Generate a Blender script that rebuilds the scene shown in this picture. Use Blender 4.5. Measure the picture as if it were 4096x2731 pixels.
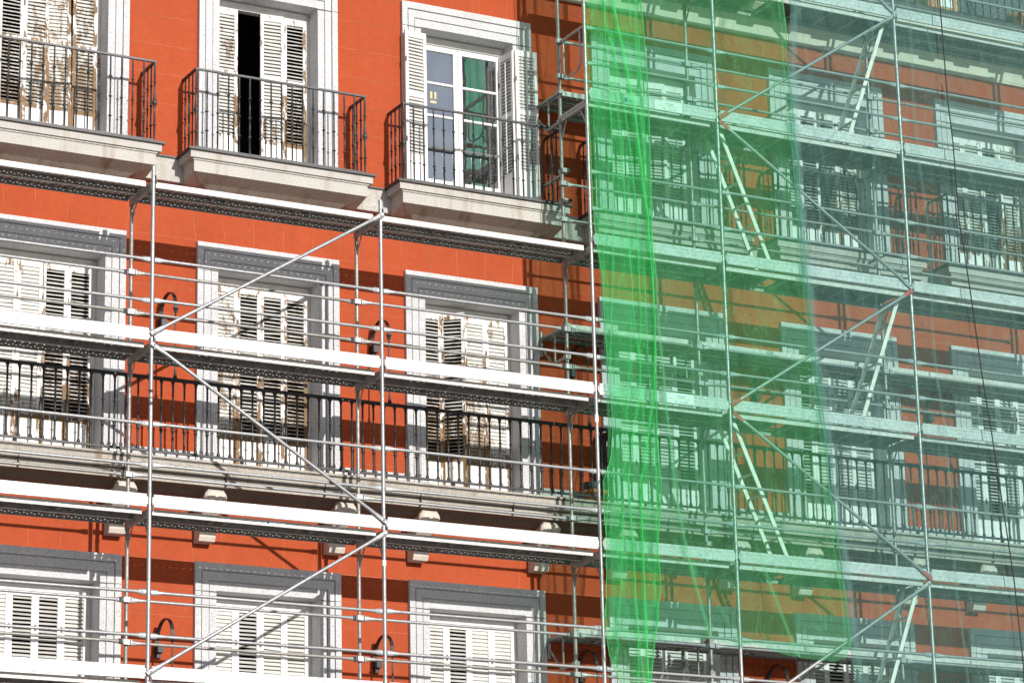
import bpy, math, random
from mathutils import Vector, Matrix
R = math.radians
random.seed(7)
for o in list(bpy.data.objects): bpy.data.objects.remove(o)
S = bpy.context.scene
C = S.collection

# ---------------------------------------------------------------- camera
cam_d = bpy.data.cameras.new('camera'); cam = bpy.data.objects.new('camera', cam_d); C.objects.link(cam)
YAW, PIT, ROL = 0.49736289, 0.28416955, -0.02328814
cy_, sy_, cp_, sp_ = math.cos(YAW), math.sin(YAW), math.cos(PIT), math.sin(PIT)
fwd = Vector((sy_*cp_, cy_*cp_, sp_)); rgt = Vector((cy_, -sy_, 0)); up = rgt.cross(fwd)
r2 = rgt*math.cos(ROL)+up*math.sin(ROL); u2 = up*math.cos(ROL)-rgt*math.sin(ROL)
m = Matrix((r2, u2, -fwd)).transposed().to_4x4(); m.translation = Vector((-12.30197, -31.52523, -11.91618))
cam.matrix_world = m
cam_d.sensor_width = 36; cam_d.lens = 36*11933.3478/4096; cam_d.clip_start = .5; cam_d.clip_end = 3000
S.camera = cam

# ---------------------------------------------------------------- sky, sun, exposure
SUN = Vector((.125, -1, .35)).normalized()
sun_d = bpy.data.lights.new('sun', 'SUN'); sun = bpy.data.objects.new('sun', sun_d); C.objects.link(sun)
sun_d.energy = 4.6; sun_d.angle = R(.5); sun_d.color = (1, .955, .89)
sun.rotation_euler = SUN.to_track_quat('Z', 'Y').to_euler()
W = bpy.data.worlds.new('World'); S.world = W; W.use_nodes = True
wt = W.node_tree; wt.nodes.clear()
def wn(t, **k):
    n = wt.nodes.new(t)
    for a, b in k.items(): setattr(n, a, b)
    return n
sky = wn('ShaderNodeTexSky', sky_type='NISHITA', sun_disc=False)
sky.sun_elevation = math.asin(SUN.z); sky.sun_rotation = math.pi-.125; sky.dust_density = .7; sky.altitude = 600
tc = wn('ShaderNodeTexCoord'); nz = wn('ShaderNodeTexNoise'); nz.inputs['Scale'].default_value = 3.2; nz.inputs['Detail'].default_value = 9
mp = wn('ShaderNodeMapping'); mp.inputs['Scale'].default_value = (1, 1, 2.4)
cr = wn('ShaderNodeValToRGB'); cr.color_ramp.elements[0].position = .38; cr.color_ramp.elements[1].position = .60
cm = wn('ShaderNodeMix', data_type='RGBA'); cm.inputs['B'].default_value = (9.5, 9.6, 10.2, 1)
bg = wn('ShaderNodeBackground'); bg.inputs['Strength'].default_value = .082
wo = wn('ShaderNodeOutputWorld')
L = wt.links
L.new(tc.outputs['Generated'], mp.inputs[0]); L.new(mp.outputs[0], nz.inputs['Vector']); L.new(nz.outputs['Fac'], cr.inputs[0])
L.new(cr.outputs[0], cm.inputs['Factor']); L.new(sky.outputs[0], cm.inputs['A']); L.new(cm.outputs['Result'], bg.inputs[0]); L.new(bg.outputs[0], wo.inputs[0])
S.view_settings.view_transform = 'Standard'; S.view_settings.look = 'None'; S.view_settings.gamma = 1
S.view_settings.exposure = .12
S.cycles.max_bounces = 8; S.cycles.transparent_max_bounces = 24; S.cycles.diffuse_bounces = 4
S.render.resolution_x = 1024; S.render.resolution_y = 682

# ---------------------------------------------------------------- materials
class NT:
    def __init__(s, name):
        s.m = bpy.data.materials.new(name); s.m.use_nodes = True; s.t = s.m.node_tree; s.t.nodes.clear()
        s.out = s.n('ShaderNodeOutputMaterial')
    def n(s, t, **k):
        n = s.t.nodes.new(t)
        for a, b in k.items(): setattr(n, a, b)
        return n
    def l(s, a, b): s.t.links.new(a, b)
    def tc(s, sc=(1, 1, 1), world=True):
        g = s.n('ShaderNodeNewGeometry').outputs['Position'] if world else s.n('ShaderNodeTexCoord').outputs['Object']
        mp = s.n('ShaderNodeMapping'); mp.inputs['Scale'].default_value = sc; s.l(g, mp.inputs[0]); return mp.outputs[0]
    def noise(s, v, scale, detail=3, rough=.55, dist=0):
        n = s.n('ShaderNodeTexNoise'); s.l(v, n.inputs['Vector']); n.inputs['Scale'].default_value = scale
        n.inputs['Detail'].default_value = detail; n.inputs['Roughness'].default_value = rough; n.inputs['Distortion'].default_value = dist
        return n.outputs['Fac']
    def ramp(s, f, pts):
        r = s.n('ShaderNodeValToRGB'); e = r.color_ramp.elements
        while len(e) < len(pts): e.new(.5)
        for i, (p, c) in enumerate(pts):
            e[i].position = p; e[i].color = c if len(c) == 4 else (*c, 1)
        s.l(f, r.inputs[0]); return r.outputs[0]
    def mix(s, f, a, b, mode='MIX'):
        n = s.n('ShaderNodeMix', data_type='RGBA', blend_type=mode)
        for k, v in (('Factor', f), ('A', a), ('B', b)):
            i = n.inputs[k]
            if isinstance(v, (int, float)): i.default_value = v
            elif isinstance(v, tuple): i.default_value = (*v, 1) if len(v) == 3 else v
            else: s.l(v, i)
        return n.outputs['Result']
    def math(s, op, a, b=None, c=None):
        n = s.n('ShaderNodeMath', operation=op)
        for i, v in enumerate((a, b, c)):
            if v is None: continue
            if isinstance(v, (int, float)): n.inputs[i].default_value = v
            else: s.l(v, n.inputs[i])
        return n.outputs[0]
    def bsdf(s, col, rough=.6, metal=0, bump=None, bs=.3, bd=.01, spec=.5, link=True):
        p = s.n('ShaderNodeBsdfPrincipled')
        for k, v in (('Base Color', col), ('Roughness', rough), ('Metallic', metal), ('Specular IOR Level', spec)):
            i = p.inputs[k]
            if isinstance(v, (int, float)): i.default_value = v
            elif isinstance(v, tuple): i.default_value = (*v, 1)
            else: s.l(v, i)
        if bump is not None:
            b = s.n('ShaderNodeBump'); b.inputs['Strength'].default_value = bs; b.inputs['Distance'].default_value = bd
            s.l(bump, b.inputs['Height']); s.l(b.outputs[0], p.inputs['Normal'])
        if link: s.l(p.outputs[0], s.out.inputs[0])
        return p.outputs[0]
    def sep(s, v):
        x = s.n('ShaderNodeSeparateXYZ'); s.l(v, x.inputs[0]); return x.outputs
M = {}
def stucco():
    k = NT('red_stucco'); v = k.tc(); a = k.noise(v, .9, 5); b = k.noise(v, 14, 4); c = k.noise(k.tc((1, 1, .25)), 3.2, 4)
    col = k.ramp(a, [(.3, (.365, .066, .022)), (.7, (.42, .078, .027))])
    col = k.mix(k.ramp(c, [(.5, (0, 0, 0)), (.8, (.35, .35, .35))]), col, (.40, .088, .038))
    col = k.mix(k.ramp(b, [(.35, (.25, .25, .25)), (.6, (0, 0, 0))]), col, (.29, .046, .016))
    gr = k.noise(k.tc((1.8, 1, .22)), 1.6, 6, .65); col = k.mix(k.ramp(gr, [(.5, (0, 0, 0)), (.72, (.35, .35, .35))]), col, (.29, .055, .023))
    sp = k.noise(v, 34, 2); col = k.mix(k.ramp(sp, [(.74, (0, 0, 0)), (.77, (.6, .6, .6))]), col, (.55, .30, .2))
    k.bsdf(col, .85, bump=k.noise(v, 120, 3), bs=.35, bd=.004, spec=.2); return k.m
def granite(name, c0, c1, stain=.35, speck=.5, brown=(.30, .22, .15)):
    k = NT(name); v = k.tc(); f = k.noise(v, 75, 4, .85); g = k.noise(v, 2.1, 4)
    col = k.ramp(f, [(.36, tuple(x*(1-speck*.55) for x in c0)), (.5, c0), (.64, c1)])
    st = k.noise(k.tc((2.2, 1, .35)), 2.4, 5, .6)
    col = k.mix(k.ramp(st, [(.54, (0, 0, 0)), (.74, (stain, stain, stain))]), col, brown)
    col = k.mix(k.ramp(g, [(.35, (.3, .3, .3)), (.6, (0, 0, 0))]), col, tuple(x*.72 for x in c0))
    k.bsdf(col, .85, bump=f, bs=.25, bd=.003, spec=.25); return k.m
def galv(name, base, metal=.45, rough=.42, dirt=.25, rust=.0):
    k = NT(name); v = k.tc(); a = k.noise(v, 26, 5, .65); b = k.noise(k.tc((1, 1, 1)), 5, 4)
    d = tuple(x*.74 for x in base)
    col = k.ramp(a, [(.38, d), (.6, base)])
    col = k.mix(k.ramp(b, [(.45, (0, 0, 0)), (.7, (dirt, dirt, dirt))]), col, (.36, .34, .31))
    if rust: col = k.mix(k.ramp(k.noise(v, 11, 5, .7), [(.60, (0, 0, 0)), (.66, (rust, rust, rust))]), col, (.30, .13, .06))
    k.bsdf(col, k.ramp(a, [(.3, (rough+.12,)*3), (.7, (rough-.08,)*3)]), metal, bump=a, bs=.12, bd=.002); return k.m
def plain(name, col, rough=.6, metal=0, var=.25, scale=12, spec=.5):
    k = NT(name); v = k.tc(); a = k.noise(v, scale, 4)
    c = k.ramp(a, [(.35, tuple(x*(1-var) for x in col)), (.65, tuple(min(1, x*(1+var*.5)) for x in col))])
    k.bsdf(c, rough, metal, bump=a, bs=.15, bd=.003, spec=spec); return k.m
def perf():
    k = NT('perforated_steel'); s = k.sep(k.tc(world=False)); v = k.tc()
    # pressed holes: staggered rows every 65 mm across, every 90 mm along the plank
    row = k.math('FLOOR', k.math('DIVIDE', s[1], .0385)); off = k.math('MULTIPLY', k.math('MODULO', row, 2), .045)
    fx = k.math('SUBTRACT', k.math('MODULO', k.math('ADD', s[0], off), .09), .045)
    fy = k.math('SUBTRACT', k.math('MODULO', s[1], .0385), .019)
    d = k.math('SQRT', k.math('ADD', k.math('MULTIPLY', fx, fx), k.math('MULTIPLY', fy, fy)))
    # a strip without holes over the middle fold
    hole = k.math('LESS_THAN', d, .0105)
    rm = k.math('MODULO', row, 4); hole = k.math('MULTIPLY', hole, k.math('MULTIPLY', k.math('GREATER_THAN', rm, .5), k.math('LESS_THAN', rm, 2.5)))
    mid = k.math('GREATER_THAN', k.math('ABSOLUTE', k.math('SUBTRACT', s[1], .155)), .03)
    edge = k.math('GREATER_THAN', s[0], .05)
    hole = k.math('MULTIPLY', k.math('MULTIPLY', hole, mid), edge)
    a = k.noise(v, 18, 5, .65)
    col = k.ramp(a, [(.36, (.20, .185, .165)), (.62, (.36, .345, .32))])
    p = k.bsdf(col, .55, .25, bump=a, bs=.2, bd=.003, link=False)
    t = k.n('ShaderNodeBsdfTransparent'); mx = k.n('ShaderNodeMixShader')
    k.l(hole, mx.inputs[0]); k.l(p, mx.inputs[1]); k.l(t.outputs[0], mx.inputs[2]); k.l(mx.outputs[0], k.out.inputs[0]); return k.m
def peel(name, paint, wood, amt=0.):
    k = NT(name); at = k.n('ShaderNodeAttribute', attribute_type='OBJECT', attribute_name='peel')
    oi = k.n('ShaderNodeObjectInfo'); v0 = k.n('ShaderNodeTexCoord').outputs['Object']
    ad = k.n('ShaderNodeVectorMath', operation='ADD'); k.l(v0, ad.inputs[0]); cx = k.n('ShaderNodeCombineXYZ'); k.l(k.math('MULTIPLY', oi.outputs['Random'], 40.), cx.inputs[0]); k.l(cx.outputs[0], ad.inputs[1])
    mp = k.n('ShaderNodeMapping'); mp.inputs['Scale'].default_value = (1, 1, .34); k.l(ad.outputs[0], mp.inputs[0])
    n1 = k.noise(mp.outputs[0], 17, 6, .72, .6); n2 = k.noise(mp.outputs[0], 2.6, 3)
    s = k.math('ADD', k.math('MULTIPLY', n1, .65), k.math('MULTIPLY', n2, .35))
    zz = k.sep(v0)[2]; low = k.math('MULTIPLY', k.math('MAXIMUM', k.math('SUBTRACT', 1.5, k.math('ABSOLUTE', k.math('SUBTRACT', zz, .55))), 0), k.math('MULTIPLY', at.outputs['Fac'], .07))
    th = k.math('SUBTRACT', k.math('SUBTRACT', .735-amt, k.math('MULTIPLY', at.outputs['Fac'], .23)), low)
    mask = k.math('MULTIPLY', k.math('SUBTRACT', s, th), 30); mk = k.n('ShaderNodeClamp'); k.l(mask, mk.inputs[0])
    g = k.noise(mp.outputs[0], 60, 3); wc = k.ramp(g, [(.3, tuple(x*.55 for x in wood)), (.7, wood)])
    pc = k.ramp(k.noise(mp.outputs[0], 8, 4), [(.3, tuple(x*.88 for x in paint)), (.6, paint)])
    # dirt in hairline cracks of the old paint
    ck = k.ramp(k.noise(mp.outputs[0], 42, 4, .8), [(.62, (0, 0, 0)), (.7, (.5, .5, .5))])
    pc = k.mix(ck, pc, tuple(x*.55 for x in paint))
    k.bsdf(k.mix(mk.outputs[0], pc, wc), .6, bump=mk.outputs[0], bs=.5, bd=-.002, spec=.3); return k.m
def net(name, col, cov, thread, tint):
    k = NT(name); v = k.tc()
    a = k.noise(k.tc((1, 1, .28)), 2.3, 5, .6, .8); fine = k.noise(k.tc((1.6, 1, .5)), 38, 3, .75)
    cf = k.math('ADD', cov, k.math('MULTIPLY', k.math('SUBTRACT', a, .5), .26)); cf = k.math('ADD', cf, k.math('MULTIPLY', k.math('SUBTRACT', fine, .5), .30))
    # wrinkle lines where the mesh doubles up
    w = k.noise(k.tc((1.15, 1, .5)), 2.6, 4, .55, 1.1); wl = k.math('ABSOLUTE', k.math('SUBTRACT', w, .5))
    cr_ = k.ramp(wl, [(0, (thread,)*3), (.005, (thread*.35,)*3), (.014, (0, 0, 0))]); cf = k.math('ADD', cf, cr_)
    lw = k.n('ShaderNodeLayerWeight'); lw.inputs[0].default_value = .5
    fz = k.math('MULTIPLY', k.math('POWER', lw.outputs['Facing'], 3), .75); cf = k.math('ADD', cf, fz); ga = k.n('ShaderNodeAttribute', attribute_name='gather'); cf = k.math('ADD', cf, ga.outputs['Fac'])
    cl = k.n('ShaderNodeClamp'); cl.inputs['Min'].default_value = .08; cl.inputs['Max'].default_value = .93; k.l(cf, cl.inputs[0])
    d = k.n('ShaderNodeBsdfDiffuse'); d.inputs[0].default_value = (*col, 1); t = k.n('ShaderNodeBsdfTranslucent'); t.inputs[0].default_value = (*col, 1)
    m1 = k.n('ShaderNodeMixShader'); m1.inputs[0].default_value = .3; k.l(d.outputs[0], m1.inputs[1]); k.l(t.outputs[0], m1.inputs[2])
    tr = k.n('ShaderNodeBsdfTransparent'); tr.inputs[0].default_value = (*tint, 1); m2 = k.n('ShaderNodeMixShader'); k.l(cl.outputs[0], m2.inputs[0]); k.l(tr.outputs[0], m2.inputs[1]); k.l(m1.outputs[0], m2.inputs[2])
    k.l(m2.outputs[0], k.out.inputs[0]); return k.m
def glass():
    k = NT('window_glass'); gl = k.n('ShaderNodeBsdfGlossy'); gl.inputs['Roughness'].default_value = .02
    v = k.tc(); b = k.n('ShaderNodeBump'); b.inputs['Strength'].default_value = .06; b.inputs['Distance'].default_value = .02; k.l(k.noise(v, 3, 2), b.inputs['Height']); k.l(b.outputs[0], gl.inputs['Normal'])
    tr = k.n('ShaderNodeBsdfTransparent'); tr.inputs[0].default_value = (.75, .8, .8, 1)
    mx = k.n('ShaderNodeMixShader'); mx.inputs[0].default_value = .62; k.l(tr.outputs[0], mx.inputs[1]); k.l(gl.outputs[0], mx.inputs[2]); k.l(mx.outputs[0], k.out.inputs[0]); return k.m
def slate():
    k = NT('slate'); s = k.tc(); br = k.n('ShaderNodeTexBrick'); k.l(k.tc((1, 1, 1)), br.inputs['Vector'])
    x = k.sep(s); cb = k.n('ShaderNodeCombineXYZ'); k.l(x[0], cb.inputs[0]); k.l(x[2], cb.inputs[1]); k.l(cb.outputs[0], br.inputs['Vector'])
    br.inputs['Scale'].default_value = 5; br.inputs['Color1'].default_value = (.09, .095, .105, 1); br.inputs['Color2'].default_value = (.14, .145, .155, 1); br.inputs['Mortar'].default_value = (.02, .02, .025, 1)
    br.inputs['Mortar Size'].default_value = .03; k.bsdf(br.outputs[0], .5); return k.m
M['stucco'] = stucco(); M['joint'] = plain('joint_line', (.47, .15, .08), .9, 0, .35, 3)
M['granite'] = granite('granite', (.55, .55, .565), (.76, .76, .775), .12, .8)
M['balcony'] = granite('balcony_granite', (.47, .45, .42), (.64, .62, .58), .75, .7)
M['oldstone'] = granite('weathered_ledge_stone', (.40, .37, .32), (.56, .52, .46), .85, .8, (.20, .14, .09)); M['soffit'] = granite('dark_soffit', (.17, .145, .115), (.23, .20, .16), .6, .4, (.10, .08, .06)); M['corbel'] = granite('corbel_stone', (.62, .56, .48), (.68, .62, .54), .2)  # soffit: darker brown stone for the underside of the long balconies
M['cream'] = granite('cream_moulding', (.72, .66, .55), (.78, .72, .62), .2, .15)
M['steel'] = galv('galvanised_tube', (.37, .38, .39), .5, .42); M['steel_old'] = galv('weathered_tube', (.31, .30, .285), .5, .5, .45, .45)
M['board'] = galv('galvanised_board', (.55, .555, .56), .22, .5, .2); M['edge'] = galv('plank_edge', (.60, .59, .56), .25, .5, .3, .15)
M['rib'] = plain('plank_underside', (.36, .345, .325), .6, .2); M['perf'] = perf()
M['hatch'] = plain('hatch_board', (.12, .115, .10), .7)
M['iron'] = plain('wrought_iron', (.045, .05, .055), .42, .3, .3); M['black_iron'] = plain('black_iron', (.022, .022, .024), .45, .2)
M['lead'] = plain('lead_flashing', (.055, .05, .05), .5, .2)
M['paint'] = peel('flaking_white_paint', (.80, .79, .77), (.26, .15, .065)); M['slat'] = peel('flaking_slat_paint', (.62, .61, .58), (.36, .28, .20), -.03)
M['panel'] = peel('panel_paint', (.84, .83, .82), (.26, .15, .065), -.24)
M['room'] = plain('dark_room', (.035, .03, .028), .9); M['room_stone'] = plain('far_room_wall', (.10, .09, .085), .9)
M['glass'] = glass(); M['green_cloth'] = plain('green_curtain', (.11, .155, .13), .9); M['white_cloth'] = plain('net_curtain', (.60, .60, .58), .9)
M['green'] = net('green_netting', (.11, .46, .19), .235, .20, (.74, .93, .90)); M['green2'] = net('folded_green_netting', (.07, .64, .16), .16, .26, (.86, 1, .92)); M['teal'] = net('teal_netting', (.15, .33, .29), .21, .22, (.82, .97, .95))
M['hem'] = plain('net_hem', (.05, .42, .10), .8); M['red'] = plain('red_paint', (.50, .06, .05), .5, 0, .3, 40); M['alu'] = plain('aluminium', (.72, .70, .64), .45, .3, .12)
M['rope'] = plain('rope', (.035, .035, .035), .9); M['slate'] = slate(); M['card'] = plain('cardboard', (.52, .33, .15), .9); M['terra'] = plain('terracotta', (.50, .19, .08), .8)
M['white'] = plain('sticker_white', (.86, .86, .86), .5, 0, .05); M['ink'] = plain('sticker_ink', (.10, .20, .26), .6); M['redink'] = plain('sticker_red', (.62, .10, .06), .6); M['blueink'] = plain('sticker_blue', (.10, .22, .55), .6)
M['bandage'] = plain('beige_tape', (.72, .52, .30), .7); M['planter'] = plain('grey_planter', (.07, .08, .08), .6)
M['ground'] = plain('paving', (.22, .215, .21), .9, 0, .3, .8)

# ---------------------------------------------------------------- mesh helper
class MB:
    def __init__(s): s.v = []; s.f = []; s.m = []; s.s = []; s.mats = []
    def mi(s, k):
        if k not in s.mats: s.mats.append(k)
        return s.mats.index(k)
    def add(s, vs, fs, k, smooth=False):
        b = len(s.v); s.v += [tuple(v) for v in vs]; i = s.mi(k)
        for f in fs: s.f.append([b+j for j in f]); s.m.append(i); s.s.append(smooth)
    def box(s, x0, x1, y0, y1, z0, z1, k, T=None):
        vs = [Vector((x, y, z)) for x in (x0, x1) for y in (y0, y1) for z in (z0, z1)]
        if T: vs = [T @ v for v in vs]
        s.add(vs, [(0, 1, 3, 2), (4, 6, 7, 5), (0, 4, 5, 1), (2, 3, 7, 6), (0, 2, 6, 4), (1, 5, 7, 3)], k)
    def frus(s, a, za, b, zb, k):   # a,b = (x0,x1,y0,y1)
        vs = []
        for (x0, x1, y0, y1), z in ((a, za), (b, zb)): vs += [(x0, y0, z), (x1, y0, z), (x1, y1, z), (x0, y1, z)]
        s.add(vs, [(0, 3, 2, 1), (4, 5, 6, 7), (0, 1, 5, 4), (1, 2, 6, 5), (2, 3, 7, 6), (3, 0, 4, 7)], k)
    def sweep(s, pts, rad, k, n=8, cap=True, closed=False, flat=None):
        P = [Vector(p) for p in pts]; N = len(P); rings = []
        if not isinstance(rad, (list, tuple)): rad = [rad]*N
        ref = None
        for i in range(N):
            if closed: d = P[(i+1) % N]-P[i-1]
            else: d = P[min(i+1, N-1)]-P[max(i-1, 0)]
            d.normalize()
            if ref is None: ref = Vector((0, 0, 1)) if abs(d.z) < .9 else Vector((0, 1, 0))
            a = (ref-d*ref.dot(d)).normalized(); b = d.cross(a); ref = a
            ra, rb = (rad[i], rad[i]) if not isinstance(rad[i], tuple) else rad[i]
            rings.append([P[i]+a*(math.cos(t)*ra)+b*(math.sin(t)*rb) for t in [2*math.pi*j/n for j in range(n)]])
        vs = [v for r in rings for v in r]; fs = []
        for i in range(N if closed else N-1):
            i2 = (i+1) % N
            for j in range(n): j2 = (j+1) % n; fs.append((i*n+j, i*n+j2, i2*n+j2, i2*n+j))
        s.add(vs, fs, k, True)
        if cap and not closed:
            s.add(rings[0], [tuple(range(n))[::-1]], k); s.add(rings[-1], [tuple(range(n))], k)
    def cyl(s, p0, p1, r, k, n=10, cap=True): s.sweep([p0, p1], r, k, n, cap)
    def lathe(s, prof, x, y, z, k, n=8):
        s.sweep([(x, y, z+h) for r, h in prof], [r for r, h in prof], k, n)
    def bar(s, p0, p1, w, h, k, side=(0, 1, 0)):   # flat bar, w along side vector
        p0, p1 = Vector(p0), Vector(p1); d = (p1-p0).normalized(); sd = Vector(side); sd = (sd-d*sd.dot(d)).normalized(); u = d.cross(sd)
        vs = [p+sd*a*w/2+u*b*h/2 for p in (p0, p1) for a in (-1, 1) for b in (-1, 1)]
        s.add(vs, [(0, 1, 3, 2), (4, 6, 7, 5), (0, 4, 5, 1), (2, 3, 7, 6), (0, 2, 6, 4), (1, 5, 7, 3)], k)
    def mesh(s, name):
        me = bpy.data.meshes.new(name); me.from_pydata(s.v, [], s.f)
        for k in s.mats: me.materials.append(M[k])
        me.polygons.foreach_set('material_index', s.m); me.polygons.foreach_set('use_smooth', s.s); me.update()
        import bmesh
        bm = bmesh.new(); bm.from_mesh(me); bmesh.ops.recalc_face_normals(bm, faces=bm.faces); bm.to_mesh(me); bm.free()
        return me
    def build(s, name, parent=None, loc=(0, 0, 0), rot=(0, 0, 0)): return link(name, s.mesh(name), parent, loc, rot)
def link(name, me, parent=None, loc=(0, 0, 0), rot=(0, 0, 0)):
    o = bpy.data.objects.new(name, me); C.objects.link(o); o.location = loc; o.rotation_euler = rot
    if parent: o.parent = parent; o.matrix_parent_inverse = Matrix.Identity(4)
    return o
def tag(o, label, cat, group=None):
    o['label'] = label; o['category'] = cat
    if group: o['group'] = group
    return o
def thing(name, label, cat, group=None): return tag(link(name, None), label, cat, group)

# ---------------------------------------------------------------- setting
g = MB(); g.add([(-400, -500, -13.4), (400, -500, -13.4), (400, 400, -13.4), (-400, 400, -13.4)], [(0, 1, 2, 3)], 'ground')
go = g.build('ground'); go['kind'] = 'structure'

WY = 1.45                      # face of the wall
XC = [2.117+2.885*(k-1) for k in range(6)]   # window axes, left to right
ROWS = {'A': (.87, 3.23, 3.56), 'B': (-3.15, -.53, -.19), 'C': (-7.20, -4.60, -4.26)}
XL, XR = -4.6, 18.
bld = thing('building', 'orange red stucco building with grey granite window surrounds and iron balconies', 'building')

# wall sheet with openings, plus scored joints
w = MB(); xs = sorted([XL, XR]+[c+d for c in XC for d in (-.69, .69)])
zs = [-13.4, -7.20, -4.60, -3.15, -.53, .87, 3.23, 4.6]
for i in range(len(xs)-1):
    for j in range(len(zs)-1):
        if i % 2 == 1 and j in (1, 3, 5): continue
        w.add([(xs[i], WY, zs[j]), (xs[i+1], WY, zs[j]), (xs[i+1], WY, zs[j+1]), (xs[i], WY, zs[j+1])], [(0, 1, 2, 3)], 'stucco')
def strip(p, q, t=.005):
    p, q = Vector(p), Vector(q); d = (q-p).normalized(); n = Vector((-d.z, 0, d.x))*t/2
    w.add([p-n, q-n, q+n, p+n], [(0, 1, 2, 3)], 'joint')
Y2 = WY-.0025
for k in range(-1, 7):
    c = 2.117+2.885*(k-1); a, b = c-2.885+.98, c-.98          # pier to the left of window k
    if k == -1 or b < XL: continue
    a = max(a, XL)
    for z in (3.93, 3.54, 3.147, 2.755, 2.363, 1.975, 1.584, 1.198): strip((a, Y2, z), (b, Y2, z))
    for z in (-.165, -.50, -.83, -1.165, -1.495, -1.825, -2.155, -2.49, -2.82): strip((a, Y2, z), (b, Y2, z))
    for z in (-3.925, -4.26, -4.60, -4.94, -5.27, -5.6, -5.94, -6.27): strip((a, Y2, z), (b, Y2, z))
    for z in (.24,): strip((a-.06, Y2, z), (b+.06, Y2, z))
    if 0 <= k < 6:
        for zt, zb in ((.52, -.19), (-3.6, -4.26), (4.03, 3.56)):
            for d0 in (-.97, -.58, -.19, .21, .61, .97): strip((c+d0*(1+(zt-zb)*.16), Y2, zt), (c+d0, Y2, zb))
w.build('wall', bld)
# carcass behind the wall: roof, sides, floors, back
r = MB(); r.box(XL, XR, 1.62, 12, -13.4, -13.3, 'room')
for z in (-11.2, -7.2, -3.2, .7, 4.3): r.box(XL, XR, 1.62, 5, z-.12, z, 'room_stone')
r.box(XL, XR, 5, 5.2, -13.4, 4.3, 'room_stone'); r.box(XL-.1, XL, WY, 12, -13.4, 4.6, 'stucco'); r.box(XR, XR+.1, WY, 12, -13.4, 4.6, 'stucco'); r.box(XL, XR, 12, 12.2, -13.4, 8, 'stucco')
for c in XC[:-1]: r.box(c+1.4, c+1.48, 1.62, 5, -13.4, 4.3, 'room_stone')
r.build('interior_wall', bld)

# granite window surrounds
def surround(row):
    z0, z1, zt = ROWS[row]; b = MB(); H = zt-z1
    bands = [(0, .28, 1.395), (.28, .33, 1.422), (.33, .64, 1.402), (.64, .685, 1.422), (.685, 1, 1.408)]
    for i, (p, q, y) in enumerate(bands):
        a0, a1 = .97-.28*p, .97-.28*q; t0, t1 = zt-H*p, zt-H*q; yb = 1.76 if i == 4 else 1.5
        b.box(-a0, -a1, y, yb, z0, t0, 'granite'); b.box(a1, a0, y, yb, z0, t0, 'granite'); b.box(-a1, a1, y, yb, t1, t0, 'granite')
    b.box(-.69, .69, 1.43, 1.76, z0-.06, z0, 'granite')
    # joints of the three lintel stones and of the jamb blocks
    for s_ in (-1, 1):
        b.box(s_*.83-.14, s_*.83+.14, 1.3925, 1.40, z1-.02, z1-.013, 'lead')
    return b.mesh('window_surround')
# shutters
def leaf(w_, h, tilt, seed, rod=False):
    rnd = random.Random(seed); b = MB(); T = .034; st = .043
    b.box(0, st, -T, 0, 0, h, 'paint'); b.box(w_-st, w_, -T, 0, 0, h, 'paint')
    zp, zm = .205*h, .60*h
    b.box(st, w_-st, -T, 0, 0, .05, 'paint'); b.box(st, w_-st, -T+.004, 0, .05, zp, 'panel'); b.box(st, w_-st, -T, 0, zp, zp+.045, 'paint')
    b.box(st, w_-st, -T, 0, zm-.03, zm+.03, 'paint'); b.box(st, w_-st, -T, 0, h-.085, h, 'paint')
    for lo, hi in ((zp+.045, zm-.03), (zm+.03, h-.085)):
        n = int((hi-lo)/.047); p = (hi-lo)/n
        for i in range(n):
            z = lo+(i+.5)*p; a = R(tilt+rnd.uniform(-5, 5)); sk = R(rnd.uniform(-.8, .8))
            if rnd.random() < .03: sk = R(rnd.choice((-4, 4)))
            Tm = Matrix.Translation((w_/2, -T/2, z)) @ Matrix.Rotation(sk, 4, 'Y') @ Matrix.Rotation(a, 4, 'X')
            b.box(-w_/2+st+.002, w_/2-st-.002, -.027, .027, -.0045, .0045, 'slat', Tm)
    if rod: b.box(w_/2-.009, w_/2+.009, -T-.012, -T+.002, zp+.06, h-.13, 'paint')
    for z in (.3*h, .8*h): b.box(-.008, .014, -T-.006, -T, z, z+.07, 'lead')
    return b.mesh('shutter')
LW = .3205
LEAF = {}
def getleaf(h, kind, v, rod=False):
    key = (round(h, 2), kind, v, rod)
    if key not in LEAF: LEAF[key] = leaf(LW, h, {'shut': 67, 'half': 55, 'open': 30}[kind], hash(key[2]*7+len(kind)), rod)
    return LEAF[key]
def frame(h):
    b = MB(); b.box(-.69, -.645, 1.69, 1.78, 0, h, 'paint'); b.box(.645, .69, 1.69, 1.78, 0, h, 'paint'); b.box(-.645, .645, 1.68, 1.78, h-.10, h, 'paint')
    b.box(-.645, .645, 1.66, 1.68, h-.05, h-.015, 'paint'); b.box(-.645, .645, 1.72, 1.80, -.03, .02, 'paint'); return b.mesh('window')
SUR = {k: surround(k) for k in ROWS}; FR = {k: frame(ROWS[k][1]-ROWS[k][0]) for k in ROWS}
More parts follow.
